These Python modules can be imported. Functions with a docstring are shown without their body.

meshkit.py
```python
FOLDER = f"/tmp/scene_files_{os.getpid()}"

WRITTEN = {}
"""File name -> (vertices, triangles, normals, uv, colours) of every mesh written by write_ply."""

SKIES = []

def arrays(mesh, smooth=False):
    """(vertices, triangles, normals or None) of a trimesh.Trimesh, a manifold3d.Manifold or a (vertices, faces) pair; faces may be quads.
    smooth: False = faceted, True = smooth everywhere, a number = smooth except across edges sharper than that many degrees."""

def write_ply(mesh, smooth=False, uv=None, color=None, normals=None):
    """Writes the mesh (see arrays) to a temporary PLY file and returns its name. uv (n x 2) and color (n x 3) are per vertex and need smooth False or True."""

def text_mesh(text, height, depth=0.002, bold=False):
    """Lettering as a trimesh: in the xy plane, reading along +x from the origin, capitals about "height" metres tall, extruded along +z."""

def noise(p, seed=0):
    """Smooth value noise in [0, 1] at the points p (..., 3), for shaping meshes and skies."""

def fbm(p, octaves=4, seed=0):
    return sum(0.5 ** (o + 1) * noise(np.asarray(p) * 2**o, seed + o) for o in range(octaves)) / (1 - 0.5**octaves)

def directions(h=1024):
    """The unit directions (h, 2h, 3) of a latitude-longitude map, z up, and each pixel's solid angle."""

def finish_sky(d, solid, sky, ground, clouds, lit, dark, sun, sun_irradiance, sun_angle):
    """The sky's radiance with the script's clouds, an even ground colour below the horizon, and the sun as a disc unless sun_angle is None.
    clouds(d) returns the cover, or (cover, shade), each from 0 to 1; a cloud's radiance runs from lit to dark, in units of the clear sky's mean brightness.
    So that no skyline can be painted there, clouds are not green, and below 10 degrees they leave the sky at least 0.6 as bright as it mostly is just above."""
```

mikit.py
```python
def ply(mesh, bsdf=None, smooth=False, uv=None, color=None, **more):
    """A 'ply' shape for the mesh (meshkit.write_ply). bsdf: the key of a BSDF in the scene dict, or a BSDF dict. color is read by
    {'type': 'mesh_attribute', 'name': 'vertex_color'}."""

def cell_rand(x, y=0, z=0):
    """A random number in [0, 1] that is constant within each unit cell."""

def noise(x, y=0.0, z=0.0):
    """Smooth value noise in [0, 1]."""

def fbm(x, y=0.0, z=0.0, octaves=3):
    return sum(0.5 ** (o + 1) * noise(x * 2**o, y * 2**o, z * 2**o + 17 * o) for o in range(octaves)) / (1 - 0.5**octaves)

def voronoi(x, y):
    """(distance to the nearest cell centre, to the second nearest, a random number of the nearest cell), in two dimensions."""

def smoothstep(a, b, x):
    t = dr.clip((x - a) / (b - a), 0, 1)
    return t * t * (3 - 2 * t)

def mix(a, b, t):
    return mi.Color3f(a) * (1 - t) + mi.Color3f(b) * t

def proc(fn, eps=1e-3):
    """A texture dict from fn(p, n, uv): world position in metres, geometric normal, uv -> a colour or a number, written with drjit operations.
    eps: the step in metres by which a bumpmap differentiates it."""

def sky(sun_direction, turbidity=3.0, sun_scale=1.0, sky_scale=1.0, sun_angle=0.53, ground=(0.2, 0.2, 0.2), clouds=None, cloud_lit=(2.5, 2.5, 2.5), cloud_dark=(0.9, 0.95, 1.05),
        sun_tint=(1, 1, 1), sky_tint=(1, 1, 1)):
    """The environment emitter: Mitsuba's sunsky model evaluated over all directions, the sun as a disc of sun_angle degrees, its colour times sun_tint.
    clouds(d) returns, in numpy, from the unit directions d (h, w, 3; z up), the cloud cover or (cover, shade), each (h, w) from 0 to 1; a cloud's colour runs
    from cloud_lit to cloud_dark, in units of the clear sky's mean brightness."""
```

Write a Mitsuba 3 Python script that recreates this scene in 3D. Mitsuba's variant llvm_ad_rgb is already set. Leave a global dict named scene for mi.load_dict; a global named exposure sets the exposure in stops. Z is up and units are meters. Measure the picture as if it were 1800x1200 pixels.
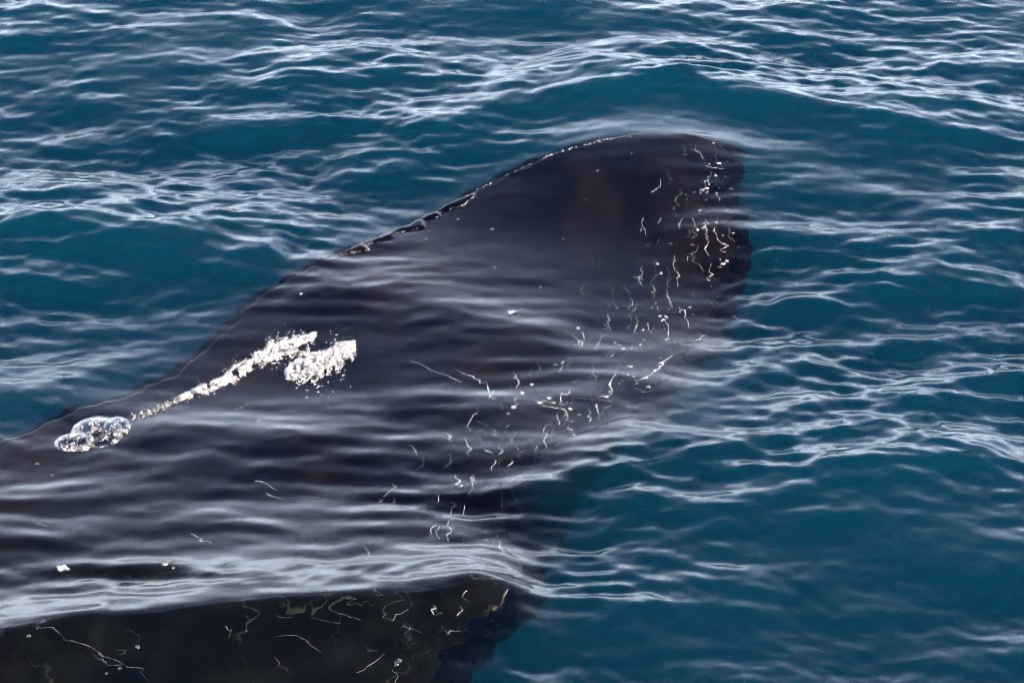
import math, random, numpy as np, trimesh, shapely, mitsuba as mi, drjit as dr, mikit, meshkit
from mikit import noise, fbm, smoothstep, mix
from scipy.spatial import cKDTree
T = mi.ScalarTransform4f
scene, labels = {}, {}

# ------------------------------------------------------------------ camera, sky, exposure
CAM_Z, PITCH, FOV = 8.5, 30.0, 20.0
W, H_ = 1800.0, 1200.0
fwd = np.array([0, math.cos(math.radians(PITCH)), -math.sin(math.radians(PITCH))])
upv = np.array([0, math.sin(math.radians(PITCH)), math.cos(math.radians(PITCH))])
scene['camera'] = {'type': 'perspective', 'fov': FOV, 'fov_axis': 'x', 'near_clip': 0.1, 'far_clip': 9000.0,
                   'to_world': T().look_at(origin=[0, 0, CAM_Z], target=(np.array([0, 0, CAM_Z]) + fwd).tolist(), up=[0, 0, 1])}
SUN = (0.72, -0.30, 0.62)

def haze_bank(d):
    """Thin bright cloud low over the sea all the way round, clearing upwards."""
    el = np.degrees(np.arcsin(np.clip(d[..., 2], -1, 1)))
    n = meshkit.fbm(np.stack([d[..., 0] * 3, d[..., 1] * 3, d[..., 2] * 9], -1), 4, 2)
    return np.clip(np.exp(-(np.maximum(el, 0) / 18.0) ** 1.5) * (0.75 + 0.5 * n), 0, 1)
scene['sky'] = mikit.sky(SUN, turbidity=2.5, ground=(0.03, 0.06, 0.09), sky_scale=0.62, sky_tint=(0.64, 0.82, 1.28), clouds=haze_bank, cloud_lit=(10.6, 12.0, 14.0))
exposure = 3.0

def at(px, py, z=0.0):
    """A point of the photograph (1800 x 1200) on the level plane at height z."""
    px, py = np.asarray(px, float), np.asarray(py, float)
    t = math.tan(math.radians(FOV / 2))
    u, v = (px / W * 2 - 1) * t, -(py / H_ * 2 - 1) * t * H_ / W
    d = fwd + u[..., None] * np.array([1.0, 0, 0]) + v[..., None] * upv
    s = (z - CAM_Z) / d[..., 2]
    p = np.array([0, 0, CAM_Z]) + d * s[..., None]
    p[..., 2] = z
    return p

# ------------------------------------------------------------------ outline of the whale, seen from above
OUT = [(-1500, 1500), (-900, 1180), (-500, 985), (-200, 855), (0, 765), (60, 745), (130, 710), (190, 688), (240, 662), (300, 640), (345, 602), (390, 562), (440, 517),
       (500, 482), (560, 452), (620, 424), (680, 396), (740, 368), (800, 340), (850, 318), (900, 298), (960, 275), (1020, 257), (1080, 242), (1140, 236), (1200, 239),
       (1250, 247), (1288, 259), (1300, 268), (1289, 285), (1291, 312), (1298, 345), (1316, 372), (1310, 398), (1314, 425), (1316, 455), (1306, 488), (1288, 512),
       (1280, 535), (1272, 565), (1254, 592), (1232, 614), (1206, 643), (1200, 672), (1172, 698), (1166, 722), (1148, 745), (1100, 764), (1070, 782), (1020, 806),
       (985, 832), (972, 860), (978, 890), (972, 922), (958, 955), (946, 985), (946, 1004), (934, 1030), (930, 1055), (905, 1085), (872, 1110),
       (858, 1150), (815, 1165), (800, 1200), (770, 1290), (640, 1480), (200, 1800), (-700, 2100), (-1500, 1900)]
OUT = np.array(OUT, float)
def ss(a, b, x):
    t = np.clip((x - a) / (b - a), 0, 1)
    return t * t * (3 - 2 * t)

def n2(x, y, s, seed=0, octaves=1):
    p = np.stack([x / s, y / s, np.full_like(x, 0.37)], -1)
    return meshkit.fbm(p, octaves, seed) if octaves > 1 else meshkit.noise(p, seed)

# ------------------------------------------------------------------ the water's height
rng = np.random.default_rng(7)
WAVES = []                                                 # (wavelength, direction, phase, slope, group)
for lo, hi, n, slope, spread, g in ((2.2, 7.0, 10, 0.045, 35, 0), (0.7, 2.2, 26, 0.085, 30, 1), (0.22, 0.7, 70, 0.125, 28, 2), (0.09, 0.22, 110, 0.125, 30, 3), (0.045, 0.09, 50, 0.045, 36, 4), (0.12, 0.5, 24, 0.055, 13, 5)):
    for _ in range(n):
        lam = math.exp(rng.uniform(math.log(lo), math.log(hi)))
        th = math.radians(-90 + 6 + rng.normal(0, spread))
        WAVES.append((lam, th, rng.uniform(0, 2 * math.pi), slope * math.sqrt(2.0 / n) * rng.uniform(0.6, 1.3), g))

# the larger crests that can be told apart: (points along the crest, height, width of the far slope, width of the near slope)
RIDGES = [
    ([(-200, 1126), (430, 1072), (1000, 1008)], 0.20, 0.33, 0.44),
    ([(820, 920), (940, 880), (1060, 835), (1200, 805), (1330, 785), (1480, 770), (1620, 715), (1720, 655), (1840, 620)], 0.065, 0.36, 0.20),
    ([(980, 915), (1130, 905), (1280, 900), (1400, 885), (1560, 842), (1700, 812), (1850, 800)], 0.075, 0.36, 0.22),
    ([(520, 345), (650, 290), (800, 228), (950, 180), (1100, 160), (1240, 165), (1350, 192), (1470, 240)], 0.05, 0.34, 0.24),
    ([(930, 92), (1060, 120), (1180, 160), (1320, 178), (1500, 200), (1640, 225), (1850, 240)], 0.075, 0.50, 0.26),
    ([(1120, 420), (1330, 400), (1440, 425), (1540, 450), (1700, 462), (1840, 480)], 0.045, 0.30, 0.20),
    ([(1250, 545), (1400, 535), (1520, 550), (1620, 585), (1800, 570)], 0.05, 0.34, 0.20),
    ([(860, 1140), (980, 1112), (1120, 1080), (1250, 1068), (1420, 1070)], 0.05, 0.30, 0.22),
    ([(-40, 428), (120, 425), (280, 418), (430, 432), (520, 440)], 0.055, 0.40, 0.24),
    ([(-40, 300), (150, 292), (300, 300), (420, 285), (560, 300)], 0.05, 0.36, 0.24),
    ([(430, 150), (560, 130), (700, 140), (860, 150), (960, 180)], 0.045, 0.40, 0.24),
    ([(-50, 62), (100, 70), (240, 50), (400, 62), (560, 45)], 0.06, 0.50, 0.30),
    ([(560, 40), (700, 22), (900, 10), (1100, 22), (1300, 30)], 0.05, 0.5, 0.35),
    ([(470, 505), (620, 510), (760, 530), (900, 560), (1040, 580)], 0.03, 0.30, 0.30),
    ([(180, 745), (300, 772), (420, 780), (560, 760), (720, 735)], 0.028, 0.34, 0.26),
    ([(-40, 1160), (100, 1150), (190, 1155)], 0.035, 0.22, 0.16),
    ([(640, 700), (780, 690), (950, 700), (1120, 690)], 0.02, 0.22, 0.2),
]
# stretches of smooth water: centre, half width and half height in the photograph, how smooth
CALM = [(1500, 960, 420, 70, 0.4), (1450, 300, 150, 60, 0.35), (1150, 215, 300, 25, 0.6), (230, 120, 120, 40, 0.45), (60, 130, 100, 45, 0.5), (1000, 45, 200, 25, 0.3),
        (450, 560, 200, 60, 0.5), (1080, 400, 150, 200, 0.85), (900, 400, 260, 120, 0.9), (700, 1120, 320, 60, 0.35), (560, 640, 260, 70, 0.8), (1240, 720, 60, 60, 0.6), (1200, 1150, 500, 60, 0.3),
        (830, 900, 220, 60, -0.9), (420, 1045, 520, 34, -2.6), (1250, 800, 300, 60, -0.5), (200, 330, 300, 90, -0.25), (1400, 150, 400, 60, -0.3)]

def ridge(x, y, pts, height, far, near):
    p = at(*np.array(pts, float).T, np.full(len(pts), 0.8 * height))[:, :2]
    t = np.linspace(0, len(p) - 1, 1600)
    line = np.stack([np.interp(t, np.arange(len(p)), p[:, k]) for k in (0, 1)], 1)
    line = np.stack([np.convolve(np.pad(line[:, k], 130, 'edge'), np.ones(261) / 261, 'valid') for k in (0, 1)], 1)
    step = np.linalg.norm(line[-1] - line[0]) / 1600
    tan = np.gradient(line, axis=0)
    tan /= np.linalg.norm(tan, axis=1, keepdims=True) + 1e-12
    out = np.zeros_like(x)
    lo, hi = line.min(0) - 2.2, line.max(0) + 2.2
    m = (x > lo[0]) & (x < hi[0]) & (y > lo[1]) & (y < hi[1])
    if not m.any():
        return out
    xx, yy = x[m], y[m]
    yy = yy + 0.24 * (n2(xx, yy, 0.7, 31, 2) - 0.5)
    d, k = cKDTree(line).query(np.stack([xx, yy], 1))
    rel = np.stack([xx, yy], 1) - line[k]
    s = -tan[k, 1] * rel[:, 0] + tan[k, 0] * rel[:, 1]     # positive towards the open sea
    along = rel[:, 0] * tan[k, 0] + rel[:, 1] * tan[k, 1]
    w = np.where(s > 0, far, near)
    end = ss(0, 270, np.minimum(k, 1599 - k) + np.abs(along) * 0) * np.exp(-(along / 0.3) ** 2)
    out[m] = height * end * np.exp(-(np.sqrt(s * s + 0.0016) / w) ** 1.45) * (0.7 + 0.6 * n2(xx, yy, 0.9, 33))
    return out

def big_waves(x, y):
    """The crests above and the water heaped over the rising head."""
    c = at(1120, 262)
    h = 0.10 * np.exp(-((x - c[0]) / 0.85) ** 2 - ((y - c[1]) / 0.95) ** 2)
    for r in RIDGES:
        h += ridge(x, y, *r)
    return h

def onto(px, py, height):
    """The point of the photograph (1800 x 1200) on the surface height(x, y)."""
    px, py = np.atleast_1d(np.asarray(px, float)), np.atleast_1d(np.asarray(py, float))
    z = np.zeros_like(px)
    for _ in range(8):
        p = at(px, py, z)
        z = 0.5 * z + 0.5 * np.asarray(height(p[:, 0], p[:, 1]))
    return at(px, py, z)

P_OUT = onto(OUT[:, 0], OUT[:, 1], big_waves)[:, :2]
POLY = shapely.Polygon(P_OUT)
RIGHT0 = 28                                                # from here on the outline is the deeper, right-hand side
_ring = []
for i in range(len(P_OUT)):
    a, b = P_OUT[i], P_OUT[(i + 1) % len(P_OUT)]
    n = max(2, int(np.linalg.norm(b - a) / 0.02))
    s = np.linspace(0, 1, n, endpoint=False)[:, None]
    _ring.append(np.hstack([a + (b - a) * s, np.full((n, 1), float(RIGHT0 - 1 <= i <= len(P_OUT) - 6))]))
_ring = np.vstack(_ring)
TREE = cKDTree(_ring[:, :2])

def outline_distance(x, y):
    """Signed distance to the outline in metres, positive inside; and how far the nearest edge belongs to the right-hand side."""
    p = np.stack([np.ravel(x), np.ravel(y)], 1)
    d, k = TREE.query(p, k=12)
    side = (_ring[k, 2] / (d + 0.02)).sum(1) / (1 / (d + 0.02)).sum(1)
    d = d[:, 0]
    inside = shapely.contains_xy(POLY, p[:, 0], p[:, 1])
    return np.where(inside, d, -d).reshape(np.shape(x)), side.reshape(np.shape(x))

def water_height(x, y, spacing, d, side):
    """Height of the sea at x, y; waves shorter than a few grid steps fade out; calmer over the whale (d: signed distance inside it)."""
    wx = x + 0.30 * (n2(x, y, 1.1, 3, 2) - 0.5) + 0.05 * (n2(x, y, 0.35, 5) - 0.5)
    wy = y + 0.30 * (n2(x, y, 1.1, 4, 2) - 0.5) + 0.05 * (n2(x, y, 0.35, 6) - 0.5)
    gust = ss(0.25, 0.75, n2(x * 0.6, y, 1.3, 8, 2))       # ruffled patches and smooth ones
    gust2 = ss(0.25, 0.75, n2(x * 0.6, y, 0.8, 9, 2))
    calm = np.ones_like(x)
    for px, py, rx, ry, amount in CALM:
        c, ex, ey = at(px, py), at(px + rx, py), at(px, py - ry)
        r2 = ((x - c[0]) / (ex[0] - c[0])) ** 2 + ((y - c[1]) / (ey[1] - c[1])) ** 2
        calm *= 1 - amount * np.exp(-r2)
    over = ss(-0.25, 0.25, d)                              # over the whale the film of water lies smoother
    env = [1.0, (1 - 0.62 * over) * (0.5 + 0.5 * calm), (0.45 + 0.8 * gust) * (1 - 0.66 * over) * calm, (0.45 + 0.8 * gust) * (1 - 0.72 * over) * calm, (0.15 + 1.1 * gust2) * (1 - 0.75 * over) * calm,
           over * (0.3 + 1.0 * gust2) * calm]
    h = np.zeros_like(x)
    for lam, th, ph, sl, g in WAVES:
        k = 2 * math.pi / lam
        c = np.cos(k * (wx * math.cos(th) + wy * math.sin(th)) + ph)
        if g in (1, 2, 3):
            c = 2.0 * (0.5 + 0.5 * c) ** 1.3 - 0.9
        h += (sl * lam / (2 * math.pi)) * np.exp(-(spacing * 2.2 / lam) ** 2) * env[g] * c
    h += big_waves(x, y)
    return h

# ------------------------------------------------------------------ one grid for the water and for what lies awash in it
def axis(lo, hi, step, far):
    fine = np.arange(lo, hi, step)
    out, s, v = [], step, hi
    while v < far:
        s *= 1.22
        v += s
        out.append(v)
    out = np.array(out)
    return np.concatenate([(lo + hi - out)[::-1], fine, out])

gx, gy = axis(-4.5, 4.5, 0.0095, 3500.0), axis(11.0, 20.6, 0.0135, 3500.0)
sx, sy = np.gradient(gx), np.gradient(gy)
X, Y = np.meshgrid(gx, gy)
SP = np.maximum(*np.meshgrid(sx * 1.4, sy))
DIST, SIDE = outline_distance(X, Y)
from scipy.ndimage import gaussian_filter
Z = water_height(X, Y, SP, gaussian_filter(np.clip(DIST, -1, 1), 12), SIDE)
ny, nx = X.shape
idx = np.arange(nx * ny).reshape(ny, nx)
quads = np.stack([idx[:-1, :-1], idx[:-1, 1:], idx[1:, 1:], idx[1:, :-1]], -1).reshape(-1, 4)

from scipy.interpolate import RegularGridInterpolator
_Z = RegularGridInterpolator((gy, gx), Z, bounds_error=False, fill_value=0.0)
def wz(x, y):
    return _Z(np.stack([np.asarray(y, float), np.asarray(x, float)], -1))

# ------------------------------------------------------------------ materials
scene['mat_water'] = {'type': 'roughdielectric', 'distribution': 'ggx', 'alpha': 0.025, 'int_ior': 1.333, 'ext_ior': 1.0}
scene['water_medium'] = {'type': 'homogeneous', 'sigma_t': 0.8, 'albedo': {'type': 'rgb', 'value': [0.03, 0.45, 0.51]}}

def skin(p, n, uv):
    m = fbm(p.x * 1.9, p.y * 0.9, 3.0, 4)
    m2 = fbm(p.x * 9, p.y * 9, 1.0, 3)
    w = fbm(p.x * 5 + 2 * m2, p.y * 2.6, 4.0, 3)
    caustic_web = smoothstep(0.022, 0.004, dr.abs(w - 0.5)) * smoothstep(0.36, 0.56, fbm(p.x * 2.5, p.y * 1.6, 9.0, 2))
    c = mix((0.0006, 0.0004, 0.0006), (0.0070, 0.0040, 0.0034), smoothstep(0.46, 0.74, m))
    low = smoothstep(13.3, 12.4, p.y + 0.5 * m2)
    c = mix(c, mix((0.0014, 0.0019, 0.0018), (0.0040, 0.0045, 0.0030), smoothstep(0.3, 0.8, fbm(p.x * 5, p.y * 6, 1.0, 4))), low)
    c = mix(c, (0.050, 0.060, 0.036), caustic_web * low * 0.30)   # web of caustic light painted over the olive bloom towards the flank
    return mix(c, (0.0022, 0.0017, 0.0012), smoothstep(0.55, 0.8, m2) * 0.6)
scene['mat_skin'] = {'type': 'twosided', 'bsdf': {'type': 'roughplastic', 'distribution': 'ggx', 'alpha': 0.025, 'int_ior': 1.333, 'ext_ior': 1.0, 'diffuse_reflectance': mikit.proc(skin)}}

scene['mat_skin_below'] = {'type': 'twosided', 'bsdf': {'type': 'diffuse', 'reflectance': mikit.proc(skin)}}

# ------------------------------------------------------------------ sea
scene['sea'] = {**mikit.ply((np.stack([X, Y, Z], -1).reshape(-1, 3), quads), 'mat_water', smooth=True), 'interior': {'type': 'ref', 'id': 'water_medium'}}
labels['sea'] = {'label': 'deep blue rippled open sea around the whale', 'category': 'sea', 'kind': 'structure'}

# ------------------------------------------------------------------ whale
LEDGE = shapely.Polygon(onto(*np.array([(590, 449), (650, 421), (720, 386), (800, 350), (840, 340), (815, 362), (772, 374), (775, 381), (745, 388), (748, 402), (700, 409), (690, 420), (640, 431), (650, 441), (600, 449)], float).T, wz)[:, :2])

def jag(x, y):
    return 0.15 * (n2(x, y, 0.10, 21, 2) - 0.5) + 0.16 * (n2(x, y, 0.33, 22, 2) - 0.5)

def offset(x, y, d, side):
    """Height of the whale's skin over the water's surface: a film's breadth above it where the back is awash, sinking under it towards the edges."""
    dd = np.maximum(d + (jag(x, y) + 0.035) * (0.5 + 0.5 * side), 0)
    c = at(985, 870)
    deep = np.exp(-((x - c[0]) / 0.5) ** 2 - ((y - c[1]) / 0.6) ** 2)
    wid, dep = 0.09 + 0.07 * side + 0.24 * deep, 0.06 + 0.04 * side + 0.30 * deep
    off = 0.0012 - dep * np.clip(1 - dd / wid, 0, 1) ** 2
    near = (np.abs(x - LEDGE.centroid.x) < 1.2) & (np.abs(y - LEDGE.centroid.y) < 1.5)
    r = np.full_like(x, -1.0)
    q = shapely.points(x[near], y[near])
    r[near] = np.where(shapely.contains(LEDGE, q), 1, -1) * shapely.distance(LEDGE.boundary, q)
    return off + 0.016 * ss(-0.012, 0.03, r)

OFF = offset(X, Y, DIST, SIDE)
ins = DIST + (jag(X, Y) + 0.035) * (0.5 + 0.5 * SIDE) > 0
keep = ins.ravel()[quads].all(1)
q = quads[keep]
used, inv = np.unique(q, return_inverse=True)
v = np.stack([X.ravel()[used], Y.ravel()[used], (Z + OFF).ravel()[used]], 1)
q = inv.reshape(-1, 4)
f = np.vstack([q[:, [0, 1, 2]], q[:, [0, 2, 3]]])
e = np.vstack([q[:, [0, 1]], q[:, [1, 2]], q[:, [2, 3]], q[:, [3, 0]]])
es = np.sort(e, 1)
_, first, cnt = np.unique(es[:, 0].astype(np.int64) * len(v) + es[:, 1], return_index=True, return_counts=True)
rim = e[first[cnt == 1]]
mid = v[rim[:, 0]].mean(0)
nb = len(v)
rings, faces = [v], []
bid = np.unique(rim)
pos = {int(b): i for i, b in enumerate(bid)}
r0, r1 = np.array([pos[int(a)] for a in rim[:, 0]]), np.array([pos[int(a)] for a in rim[:, 1]])
lower = bid
GS = gaussian_filter(np.clip(DIST, -1, 1), 5)
gyy, gxx = np.gradient(GS, gy, gx)
inward = np.stack([gxx.ravel()[used][bid], gyy.ravel()[used][bid]], 1)
inward /= np.linalg.norm(inward, axis=1, keepdims=True) + 1e-9
for s, dz in ((0.16, -0.05), (0.32, -0.2), (0.5, -0.5), (-0.55, -1.3), (-0.01, -1.8)):   # the undercut flank, then the belly
    c = v[bid].copy()
    if s > 0:
        c[:, :2] += inward * s
        c[:, 2] += dz
    else:
        c[:, :2] = mid[:2] + (c[:, :2] - mid[:2]) * -s
        c[:, 2] = c[:, 2] * -s + dz
    ids = nb + np.arange(len(bid))
    nb += len(bid)
    rings.append(c)
    faces.append(np.vstack([np.stack([lower[r1], lower[r0], ids[r0]], 1), np.stack([lower[r1], ids[r0], ids[r1]], 1)]))
    lower = ids
wet = OFF.ravel()[used][f].max(1) < 0.0005
nrm = meshkit.arrays((v, f), True)[2]
def piece(faces):
    u, i = np.unique(faces, return_inverse=True)
    return {'type': 'ply', 'filename': meshkit.write_ply((v[u], i.reshape(-1, 3)), False, normals=nrm[u]), 'face_normals': False}
scene['whale'] = {**piece(f[~wet]), 'bsdf': {'type': 'ref', 'id': 'mat_skin'}}
scene['whale__2'] = {**piece(f[wet]), 'bsdf': {'type': 'ref', 'id': 'mat_skin_below'}}      # the same skin where water covers it
scene['whale__1'] = mikit.ply((np.vstack(rings), np.vstack(faces)), 'mat_skin_below', smooth=True)   # the rest of the same body, under water
labels['whale'] = {'label': 'huge dark whale with smooth wet skin lying just under the water surface', 'category': 'whale'}

# ------------------------------------------------------------------ marks on the skin: scars and barnacles that also stand in for caustic light, the blowhole
for _name, _lo, _hi in (('mat_pale', (0.12, 0.13, 0.12), (0.55, 0.55, 0.50)), ('mat_pale_dull', (0.012, 0.013, 0.013), (0.10, 0.10, 0.09)), ('mat_pale_faint', (0.003, 0.004, 0.004), (0.030, 0.032, 0.026))):
    def pale(p, n, uv, lo=_lo, hi=_hi):
        return mix(lo, hi, smoothstep(0.3, 0.75, fbm(p.x * 45, p.y * 30, 2.0, 3)))
    scene[_name] = {'type': 'twosided', 'bsdf': {'type': 'principled', 'base_color': mikit.proc(pale), 'roughness': 0.35, 'specular': 0.4}}
counter = {}
def key(base):
    n = counter.get(base, 0)
    counter[base] = n + 1
    return base if n == 0 else f'{base}_{n:03d}'

def skin_z(x, y):
    d, side = outline_distance(np.asarray(x, float), np.asarray(y, float))
    return wz(x, y) + offset(np.atleast_1d(np.asarray(x, float)), np.atleast_1d(np.asarray(y, float)), np.atleast_1d(d), np.atleast_1d(side))

def ribbon(pts, width, lift, rg, wiggle=0.012):
    """A low raised strip with tapering ends that follows the skin."""
    p = np.asarray(pts, float)
    seg = np.r_[0, np.cumsum(np.linalg.norm(np.diff(p, axis=0), axis=1))]
    m = max(3, int(seg[-1] / rg.uniform(0.022, 0.040)) + 1)
    kt = np.sort(np.r_[0, rg.uniform(0, seg[-1], m), seg[-1]])
    kink = np.stack([np.interp(kt, seg, p[:, k]) for k in (0, 1)], 1)
    kink[1:-1] += rg.normal(0, 1, (m, 2)) * [wiggle, wiggle * 0.6]
    n = max(8, int(seg[-1] / 0.007))
    t = np.linspace(0, seg[-1], n)
    line = np.stack([np.interp(t, kt, kink[:, k]) for k in (0, 1)], 1)
    ph = rg.uniform(0, 50)
    tan = np.gradient(line, axis=0)
    tan /= np.linalg.norm(tan, axis=1, keepdims=True) + 1e-9
    nor = np.stack([-tan[:, 1], tan[:, 0]], 1)
    w = width * np.sqrt(np.sin(np.linspace(0.02, math.pi - 0.02, n))) * (0.25 + 1.9 * n2(t + ph, t * 0, 0.03, 43) ** 2)
    rows = []
    for a, h in ((-1, -0.4), (-0.5, 0.8), (0.5, 0.8), (1, -0.4)):
        xy = line + nor * (w * a / 2)[:, None]
        rows.append(np.column_stack([xy, skin_z(xy[:, 0], xy[:, 1]) + lift * h]))
    v = np.stack(rows, 1).reshape(-1, 3)
    i = np.arange(n - 1)[:, None] * 4
    j = np.arange(3)[None]
    q = np.stack([i + j, i + j + 4, i + j + 5, i + j + 1], -1).reshape(-1, 4)
    return v, q

SCAR_CAUSTICS = [  # some real scratches, the rest caustic light lines shaped as pale strips
    [(1185, 450), (1186, 467), (1190, 480), (1197, 485), (1183, 493), (1193, 507)], [(1210, 447), (1220, 447), (1218, 458), (1232, 467), (1237, 480)],
    [(1238, 402), (1243, 427), (1240, 440), (1247, 450)], [(1252, 397), (1258, 413), (1263, 425), (1282, 432), (1263, 436), (1263, 443), (1273, 443)], [(1282, 402), (1283, 417), (1295, 430)],
    [(1240, 292), (1257, 295), (1272, 297)], [(1223, 263), (1240, 282)], [(1153, 530), (1160, 538), (1157, 548)], [(1170, 563), (1173, 580), (1173, 600)], [(1193, 540), (1207, 553), (1210, 577)],
    [(1120, 535), (1102, 555), (1110, 565)], [(1113, 485), (1125, 487), (1130, 492)], [(1082, 600), (1094, 610)], [(1110, 604), (1113, 617)], [(1250, 575), (1228, 598), (1219, 602)],
    [(1182, 625), (1172, 632), (1160, 645), (1145, 655), (1128, 665), (1115, 676)], [(1115, 676), (1114, 684), (1130, 690), (1160, 685), (1175, 674), (1166, 667), (1150, 676)],
    [(1082, 655), (1078, 665), (1073, 680), (1074, 693), (1062, 697), (1052, 699)], [(940, 703), (950, 712), (972, 716), (990, 718), (999, 735), (1003, 742)], [(999, 702), (1020, 700), (1045, 703), (1075, 705), (1062, 720), (1053, 730), (1052, 740)],
    [(1047, 710), (1052, 722), (1052, 735)], [(978, 725), (980, 735), (983, 746)], [(853, 748), (868, 755), (878, 760), (877, 770), (882, 778)], [(962, 758), (958, 770), (955, 780), (966, 790), (958, 804)],
    [(990, 795), (983, 806)], [(898, 765), (905, 775), (897, 780)], [(852, 790), (866, 797)], [(990, 690), (998, 696), (1001, 685)], [(1063, 615), (1066, 628), (1072, 634)], [(867, 685), (862, 692), (871, 702)],
    [(715, 783), (732, 788), (733, 800)], [(760, 755), (780, 770), (800, 785)], [(780, 762), (795, 776)], [(820, 770), (828, 790), (826, 802)], [(840, 740), (858, 748)], [(722, 635), (760, 650), (812, 672)], [(800, 648), (828, 662), (850, 672), (868, 690), (870, 702)],
    [(412, 722), (435, 709)], [(447, 845), (465, 848), (490, 862)], [(468, 867), (498, 877)], [(530, 872), (570, 876), (600, 886)], [(690, 850), (697, 858), (676, 874)], [(335, 938), (352, 946), (370, 956)], [(60, 918), (85, 926)],
    [(795, 912), (790, 925), (797, 935), (778, 945), (790, 953)], [(640, 960), (650, 970), (642, 985)], [(500, 968), (540, 972)], [(800, 835), (808, 845), (806, 858)], [(828, 840), (830, 858)],
    [(61, 1096), (80, 1090), (62, 1102), (100, 1104), (118, 1112), (107, 1120), (140, 1130), (170, 1142), (200, 1160), (220, 1170), (248, 1175), (250, 1185), (265, 1198)],
    [(165, 1150), (185, 1160), (190, 1172), (215, 1168)], [(205, 1140), (225, 1144), (208, 1150)], [(680, 1063), (673, 1073), (677, 1083), (693, 1090), (697, 1080), (717, 1070)], [(680, 1063), (700, 1052), (712, 1058), (695, 1040)],
    [(677, 1150), (670, 1160), (657, 1170), (640, 1176), (627, 1182)], [(480, 1157), (497, 1170), (508, 1183)], [(483, 1118), (510, 1115), (530, 1117), (537, 1130), (552, 1138), (567, 1147)], [(828, 1010), (832, 1020), (845, 1014)],
    [(890, 1020), (900, 1030), (885, 1045), (880, 1068)], [(705, 1102), (722, 1105), (735, 1110), (742, 1112)], [(708, 1096), (716, 1103)], [(718, 1095), (726, 1104)], [(775, 1100), (780, 1112), (810, 1108)], [(545, 1085), (575, 1090), (600, 1095)], [(595, 1078), (620, 1084), (634, 1090)],
    [(485, 1080), (500, 1085), (512, 1084)], [(610, 1052), (618, 1048), (626, 1052)], [(865, 1082), (885, 1076), (893, 1082)], [(690, 1175), (700, 1190), (690, 1205)], [(430, 1080), (440, 1090), (452, 1086)], [(395, 1100), (410, 1110), (402, 1120)],
]
rg = np.random.default_rng(11)
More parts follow.
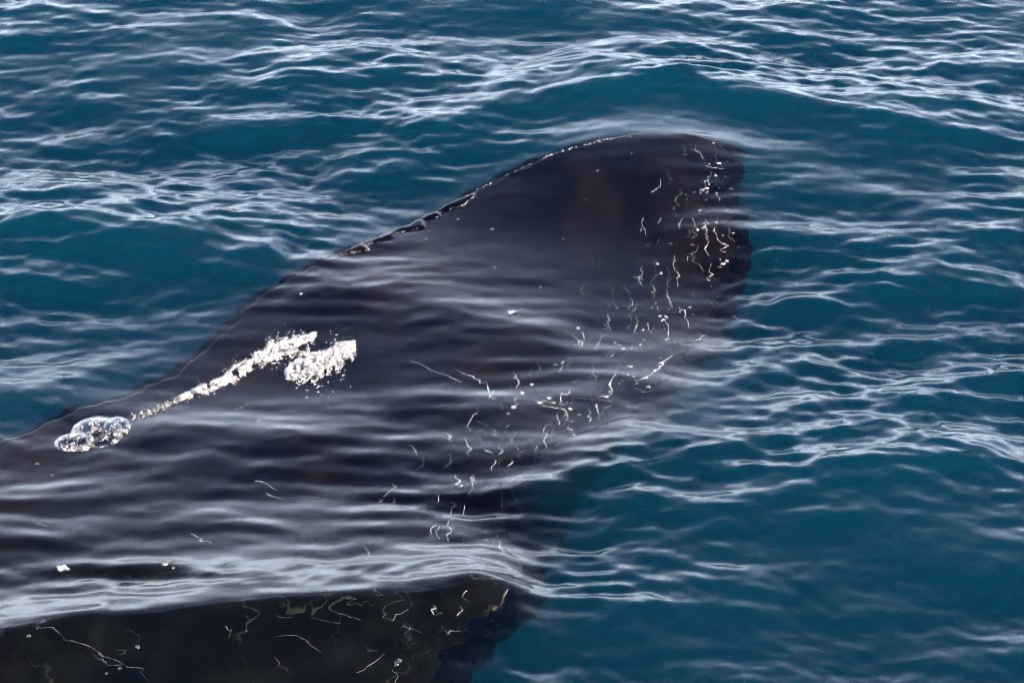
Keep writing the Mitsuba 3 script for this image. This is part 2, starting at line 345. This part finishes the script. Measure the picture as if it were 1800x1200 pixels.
for k, pts in enumerate(SCAR_CAUSTICS):
    v, q = ribbon(onto(*np.array(pts, float).T, wz)[:, :2], rg.uniform(0.005, 0.009), 0.0015, rg, 0.010 if k > 4 else 0.008)
    scene[key('whale__scar_caustic')] = mikit.ply((v, q), ('mat_pale', 'mat_pale_dull', 'mat_pale')[k % 3] if k < 50 else ('mat_pale_dull', 'mat_pale_faint')[k % 2], smooth=True)
for k in range(150):                                        # fainter threads of caustic glitter modelled as strips, along the right-hand side
    t = rg.uniform(0, 1)
    c = np.array([1270, 300]) * (1 - t) + np.array([760, 1000]) * t + rg.normal(0, 1, 2) * np.array([24 + 45 * t, 30 + 20 * t]) - np.array([12, 0])
    a = rg.uniform(-0.5, 0.5) + math.pi / 2
    L = rg.uniform(10, 34)
    pts = [c, c + np.array([math.cos(a), math.sin(a)]) * L * 0.5 + rg.normal(0, 3, 2), c + np.array([math.cos(a), math.sin(a)]) * L]
    p = onto(*np.array(pts).T, wz)[:, :2]
    d, _ = outline_distance(p[:, 0], p[:, 1])
    if d.min() > 0.06:
        v, q = ribbon(p, rg.uniform(0.003, 0.007), 0.0012, rg, 0.012)
        scene[key('whale__scar_caustic')] = mikit.ply((v, q), ('mat_pale_dull', 'mat_pale_faint', 'mat_pale')[k % 3], smooth=True)

def barnacle_glint(r, rg):
    """A low ringed cone of irregular outline."""
    n = 9
    a = np.arange(n) * 2 * math.pi / n
    w = 1 + rg.uniform(-0.5, 0.5, n)
    rows = [np.stack([np.cos(a) * r * s * w, np.sin(a) * r * s * w, np.full(n, r * h)], 1) for s, h in ((1, -0.3), (0.8, 0.35), (0.5, 0.55), (0.3, 0.25))]
    v = np.vstack(rows + [[[0, 0, r * 0.2]]])
    f = [[k * n + i, k * n + (i + 1) % n, (k + 1) * n + (i + 1) % n] for k in range(3) for i in range(n)] + [[k * n + i, (k + 1) * n + (i + 1) % n, (k + 1) * n + i] for k in range(3) for i in range(n)]
    f += [[3 * n + i, 3 * n + (i + 1) % n, 4 * n] for i in range(n)]
    return v, np.array(f)

BARN_GLINTS = [(1299, 268, 9), (1292, 263, 6), (1266, 259, 6), (1254, 252, 5), (1278, 281, 7), (1263, 287, 8), (1275, 308, 8), (1271, 322, 9), (1243, 331, 8), (1242, 339, 10), (1236, 336, 6), (1205, 342, 5), (1178, 428, 9), (1153, 460, 8), (1156, 464, 7),  # barnacles, and caustic sparkle given the shape of pale specks
        (1162, 480, 8), (1184, 367, 6), (1226, 404, 9), (1235, 402, 8), (1146, 541, 6), (1085, 541, 7), (1131, 580, 9), (1132, 597, 7), (1126, 606, 7), (1096, 613, 9), (1273, 336, 11), (1284, 330, 13), (1290, 341, 12), (1281, 345, 11), (1293, 334, 8),
        (1295, 358, 7), (1300, 372, 10), (1308, 376, 9), (1290, 376, 8), (1274, 443, 9), (1272, 464, 14), (1278, 459, 10), (1266, 470, 9), (1303, 462, 9), (1308, 459, 6), (1160, 556, 9), (1170, 556, 8), (1167, 562, 6), (1260, 520, 8), (1233, 594, 6),
        (976, 641, 10), (918, 691, 13), (934, 676, 11), (933, 660, 7), (902, 716, 12), (893, 727, 7), (957, 705, 16), (966, 700, 13), (949, 708, 11), (972, 708, 10), (1000, 709, 12), (1002, 718, 9), (1066, 698, 9), (1136, 664, 8), (1140, 680, 8), (1161, 677, 8),
        (1104, 716, 7), (866, 403, 7), (529, 517, 8), (1016, 577, 9), (805, 385, 5), (750, 420, 5), (920, 340, 4), (1050, 300, 4), (1110, 270, 5), (1030, 350, 4), (990, 420, 4), (870, 470, 4), (950, 505, 4), (697, 1165, 14), (703, 1160, 12), (722, 1104, 9), (870, 1069, 11),
        (865, 1088, 6), (875, 1092, 6), (242, 1136, 9), (50, 1117, 9), (187, 1183, 8), (432, 1108, 7), (210, 1174, 8), (290, 993, 10), (302, 990, 9), (305, 998, 7), (540, 686, 7), (455, 740, 6), (150, 825, 5), (92, 836, 9), (65, 815, 7), (110, 998, 15), (120, 1000, 10)]
for _ in range(70):  # more light sparkle on the right flank, added as small pale cones
    t = rg.uniform(0, 1) ** 1.3
    c = np.array([np.interp(t, [0, 0.3, 0.6, 1], [1275, 1275, 1190, 1000]), np.interp(t, [0, 0.3, 0.6, 1], [275, 430, 600, 740])]) + rg.normal(0, 1, 2) * [28, 14] - [14, 0]
    BARN_GLINTS.append((c[0], c[1], rg.uniform(4, 8)))
for px, py, s in BARN_GLINTS:
    p = onto(px, py, wz)[0]
    m = barnacle_glint(s * 0.00105, rg)
    v = m[0] * [rg.uniform(1.0, 1.7), rg.uniform(0.8, 1.5), 0.6] + [p[0], p[1], float(skin_z(p[:1], p[1:2])[0])]
    scene[key('whale__barnacle_glint')] = mikit.ply((v, m[1]), 'mat_pale' if rg.uniform() < 0.6 and py < 1020 else 'mat_pale_dull', smooth=40)
for pts in ([(597, 588), (606, 581), (613, 576)], [(612, 596), (620, 590), (626, 587)]):
    v, q = ribbon(onto(*np.array(pts, float).T, wz)[:, :2], 0.02, 0.008, rg, 0.002)
    scene[key('whale__blowhole_lip')] = mikit.ply((v, q), 'mat_skin', smooth=True)

# ------------------------------------------------------------------ foam and bubbles
def foam_col(p, n, uv):
    return mix((0.09, 0.093, 0.096), (0.60, 0.61, 0.62), smoothstep(0.22, 0.58, fbm(p.x * 90, p.y * 60, p.z * 90, 2)))
scene['mat_foam'] = {'type': 'twosided', 'bsdf': {'type': 'principled', 'base_color': mikit.proc(foam_col), 'roughness': 0.25, 'specular': 0.5}}
scene['mat_bubble'] = {'type': 'thindielectric', 'int_ior': 1.33}
def froth_col(p, n, uv):
    return mix((0.03, 0.03, 0.03), (0.52, 0.52, 0.51), smoothstep(0.3, 0.7, fbm(p.x * 80, p.y * 50, p.z * 80, 2)))
scene['mat_froth'] = {'type': 'twosided', 'bsdf': {'type': 'principled', 'base_color': mikit.proc(froth_col), 'roughness': 0.2, 'specular': 0.5}}
ICO = trimesh.creation.icosphere(subdivisions=1)
ICO0 = trimesh.creation.icosphere(subdivisions=0)

def foam_mesh(blobs, rg, base):
    """Many small bubbles and curds; blobs: (x, y, height over the surface, radius, stretch, angle)."""
    vs, fs, nb = [], [], 0
    for x, y, h, r, st, an in blobs:
        m = ICO if r > 0.009 else ICO0
        v = np.array(m.vertices) * [r * st, r / math.sqrt(st), r * rg.uniform(0.6, 1.0)]
        v = v * (1 + 0.25 * rg.normal(0, 1, (len(v), 1)).clip(-1, 1))
        c, s = math.cos(an), math.sin(an)
        t = rg.uniform(-0.6, 0.6)
        v = np.stack([v[:, 0] * c - v[:, 1] * s, v[:, 0] * s + v[:, 1] * c, v[:, 2] + v[:, 0] * t], 1)
        vs.append(v + [x, y, base(x, y) + h])
        fs.append(np.array(m.faces) + nb)
        nb += len(v)
    return np.vstack(vs), np.vstack(fs)

def skin_at(x, y):
    return float(skin_z(np.array([x]), np.array([y]))[0])

def streak(spine, widths, count, rg, height, rlo, rhi, spread=0.42):
    """Bubbles scattered along a spine given in the photograph, with its half-width in pixels at each point."""
    sp, wd = np.array(spine, float), np.array(widths, float)
    blobs = []
    seg = np.r_[0, np.cumsum(np.linalg.norm(np.diff(sp, axis=0), axis=1))]
    while len(blobs) < count:
        t = rg.uniform(0, seg[-1])
        w = np.interp(t, seg, wd)
        if rg.uniform() > w / wd.max() * 0.8 + 0.2:
            continue
        c = np.array([np.interp(t, seg, sp[:, k]) for k in (0, 1)])
        k = min(np.searchsorted(seg, t), len(sp) - 1) or 1
        tn = (sp[k] - sp[k - 1]) / (np.linalg.norm(sp[k] - sp[k - 1]) + 1e-9)
        o = rg.normal(0, spread)
        if rg.uniform() < 0.03:
            o *= 2.2
        w *= 0.55 + 0.9 * meshkit.noise(np.array([[t / 14.0, o > 0, 7.7]]), 53)[0]
        c = c + np.array([-tn[1], tn[0]]) * o * w
        p = onto(c[0], c[1], wz)[0]
        hole = meshkit.noise(np.array([[p[0] / 0.022, p[1] / 0.03, 3.3]]), 51)[0]
        if hole < 0.44 - 0.13 * max(0, 1 - abs(o)) * (t > seg[-1] * 0.4):
            continue
        h = height * max(0, 1 - o * o) * rg.uniform(0, 1)
        blobs.append((p[0], p[1], h, rlo + (rhi - rlo) * rg.uniform() ** 2, rg.uniform(1, 3.2), rg.normal(1.0, 0.7)))
    return blobs

m = foam_mesh(streak([(318, 702), (340, 691), (362, 684), (390, 671), (420, 654), (450, 633), (480, 620), (510, 608), (530, 600), (562, 587)], [3, 6, 7, 9, 12, 12, 17, 17, 10, 1.2], 8000, rg, 0.022, 0.0018, 0.0058), rg, skin_at)
scene['bubble_streak'] = mikit.ply(m, 'mat_foam', smooth=True)
labels['bubble_streak'] = {'label': 'long thin white streak of bubbles trailing diagonally along the left of the whale', 'category': 'foam'}
m = foam_mesh(streak([(503, 662), (512, 657), (530, 651), (550, 644), (575, 635), (600, 624), (618, 614), (624, 611)], [6, 14, 20, 22, 22, 18, 12, 5], 8000, rg, 0.05, 0.0018, 0.0062, 0.46), rg, skin_at)
scene['foam_burst__froth'] = mikit.ply(m, 'mat_foam', smooth=True)
labels['foam_burst'] = {'label': 'plump oval burst of white foam on the whale, right of the long bubble streak', 'category': 'foam'}

dome_spots = [(170, 762, 46, 26, 900), (205, 752, 24, 16, 350), (132, 780, 36, 15, 500)]
blobs = []
for px, py, rx, ry, n in dome_spots:
    for _ in range(n):
        a, r = rg.uniform(0, 2 * math.pi), math.sqrt(rg.uniform(0, 1))
        p = onto(px + rx * r * math.cos(a), py + ry * r * math.sin(a), wz)[0]
        if meshkit.noise(np.array([[p[0] / 0.03, p[1] / 0.045, 1.3]]), 52)[0] < 0.45:
            continue
        blobs.append((p[0], p[1], 0.03 * (1 - r * r) * rg.uniform(0.5, 1), rg.uniform(0.003, 0.007), rg.uniform(1, 1.8), rg.uniform(0, 3)))
labels['bubble_cluster'] = {'label': 'cluster of three big frothy bubble domes at the lower left end of the bubble streak', 'category': 'bubbles'}
for px, py, rx, ry, n in dome_spots + [(538, 650, 30, 17, 0)]:
    c = onto(px, py, wz)[0]
    c0 = at(px, py)
    a = at(px + rx * 1.03, py)[0] - c0[0]
    b = at(px, py - ry * 1.05)[1] - c0[1]
    s = trimesh.creation.icosphere(subdivisions=4)
    v = np.array(s.vertices)
    keepf = (v[s.faces][:, :, 2] > -0.15).all(1)
    v = v * [a, b, 0.045 + 0.012 * (rx > 40)]
    v += [c[0], c[1], skin_at(c[0], c[1])]
    scene[key('bubble_cluster__bubble') if n else 'foam_burst__bubble'] = mikit.ply(trimesh.Trimesh(v, s.faces[keepf], process=True), 'mat_bubble', smooth=True)

def fleck(px, py, w, n, label, base=skin_at):
    p = onto(px, py, wz)[0]
    bl = [(p[0] + rg.normal(0, w * 0.5), p[1] + rg.normal(0, w * 0.45), rg.uniform(0, 0.008), rg.uniform(0.005, 0.011), rg.uniform(1, 2), rg.uniform(-0.3, 0.3)) for _ in range(n)]
    k = key('foam_fleck')
    scene[k] = mikit.ply(foam_mesh(bl, rg, base), 'mat_foam', smooth=True)
    labels[k] = {'label': label, 'category': 'foam'}
for _x, _y, _n in ((236, 733, 16), (247, 731, 22), (256, 727, 14), (266, 729, 10), (272, 722, 22), (281, 717, 26), (291, 716, 18), (300, 711, 24), (309, 706, 30), (318, 700, 22)):
    c = onto(_x, _y, wz)[0]
    blobs += [(c[0] + rg.normal(0, 0.014), c[1] + rg.normal(0, 0.02), rg.uniform(0, 0.012), rg.uniform(0.002, 0.006), rg.uniform(1, 2), rg.uniform(0, 2)) for __ in range(_n)]
scene['bubble_cluster__froth'] = mikit.ply(foam_mesh(blobs, rg, skin_at), 'mat_froth', smooth=True)
fleck(898, 551, 0.018, 14, 'single bright white foam fleck in the middle of the whale')
fleck(110, 999, 0.020, 22, 'small white foam fleck near the bottom left, above the bright crest band')

edge = [(838, 334), (860, 324), (880, 314), (905, 301), (930, 289), (950, 280), (975, 270), (1000, 263), (1022, 257), (1045, 250), (1060, 247), (1080, 243), (1110, 240), (1140, 240)]
m = foam_mesh(streak(edge, [1, 1.5, 1.5, 1.2, 1.2, 1.5, 2, 2, 2.5, 3, 3, 2, 1.5, 1], 60, rg, 0.004, 0.002, 0.005), rg, skin_at)
scene['bubble_line'] = mikit.ply(m, 'mat_foam', smooth=True)
labels['bubble_line'] = {'label': 'sparse line of tiny white bubbles along the upper left edge of the whale', 'category': 'foam', 'kind': 'stuff'}

rim_pts = [(572, 457), (600, 449), (650, 441), (642, 431), (690, 420), (700, 409), (748, 402), (745, 389), (775, 381), (772, 374), (815, 362), (838, 343), (800, 350), (720, 386), (650, 421), (590, 449)]  # bright wet-rim highlight of the ledge, modelled as tiny white bubbles
m = foam_mesh(streak(rim_pts, [1.3] * len(rim_pts), 300, rg, 0.002, 0.0016, 0.0032), rg, skin_at)
scene['bubble_line_001'] = mikit.ply(m, 'mat_foam', smooth=True)
labels['bubble_line_001'] = {'label': 'thin jagged white highlight built of tiny bubbles round the bare wet ledge of the whale', 'category': 'foam', 'kind': 'stuff'}

# small dark bits drifting in the water right of the whale
scene['mat_bit'] = {'type': 'principled', 'base_color': {'type': 'rgb', 'value': [0.012, 0.012, 0.012]}, 'roughness': 0.4}
def bit(px, py, r, label):
    p = onto(px, py, wz)[0]
    s = trimesh.creation.icosphere(subdivisions=2)
    v = np.array(s.vertices)
    v *= (0.75 + 0.5 * meshkit.noise(v * 1.7 + 9, 61))[:, None]
    v = v * [r, r * 1.5, r * 0.5] + [p[0], p[1], float(wz(p[0], p[1])) + r * 0.1]
    k = key('weed_scrap')
    scene[k] = mikit.ply((v, np.array(s.faces)), 'mat_bit', smooth=True)
    labels[k] = {'label': label, 'category': 'weed scrap'}
bit(1292, 559, 0.014, 'upper of two small dark scraps floating right of the whale')
bit(1202, 715, 0.014, 'lower of two small dark scraps floating right of the whale')
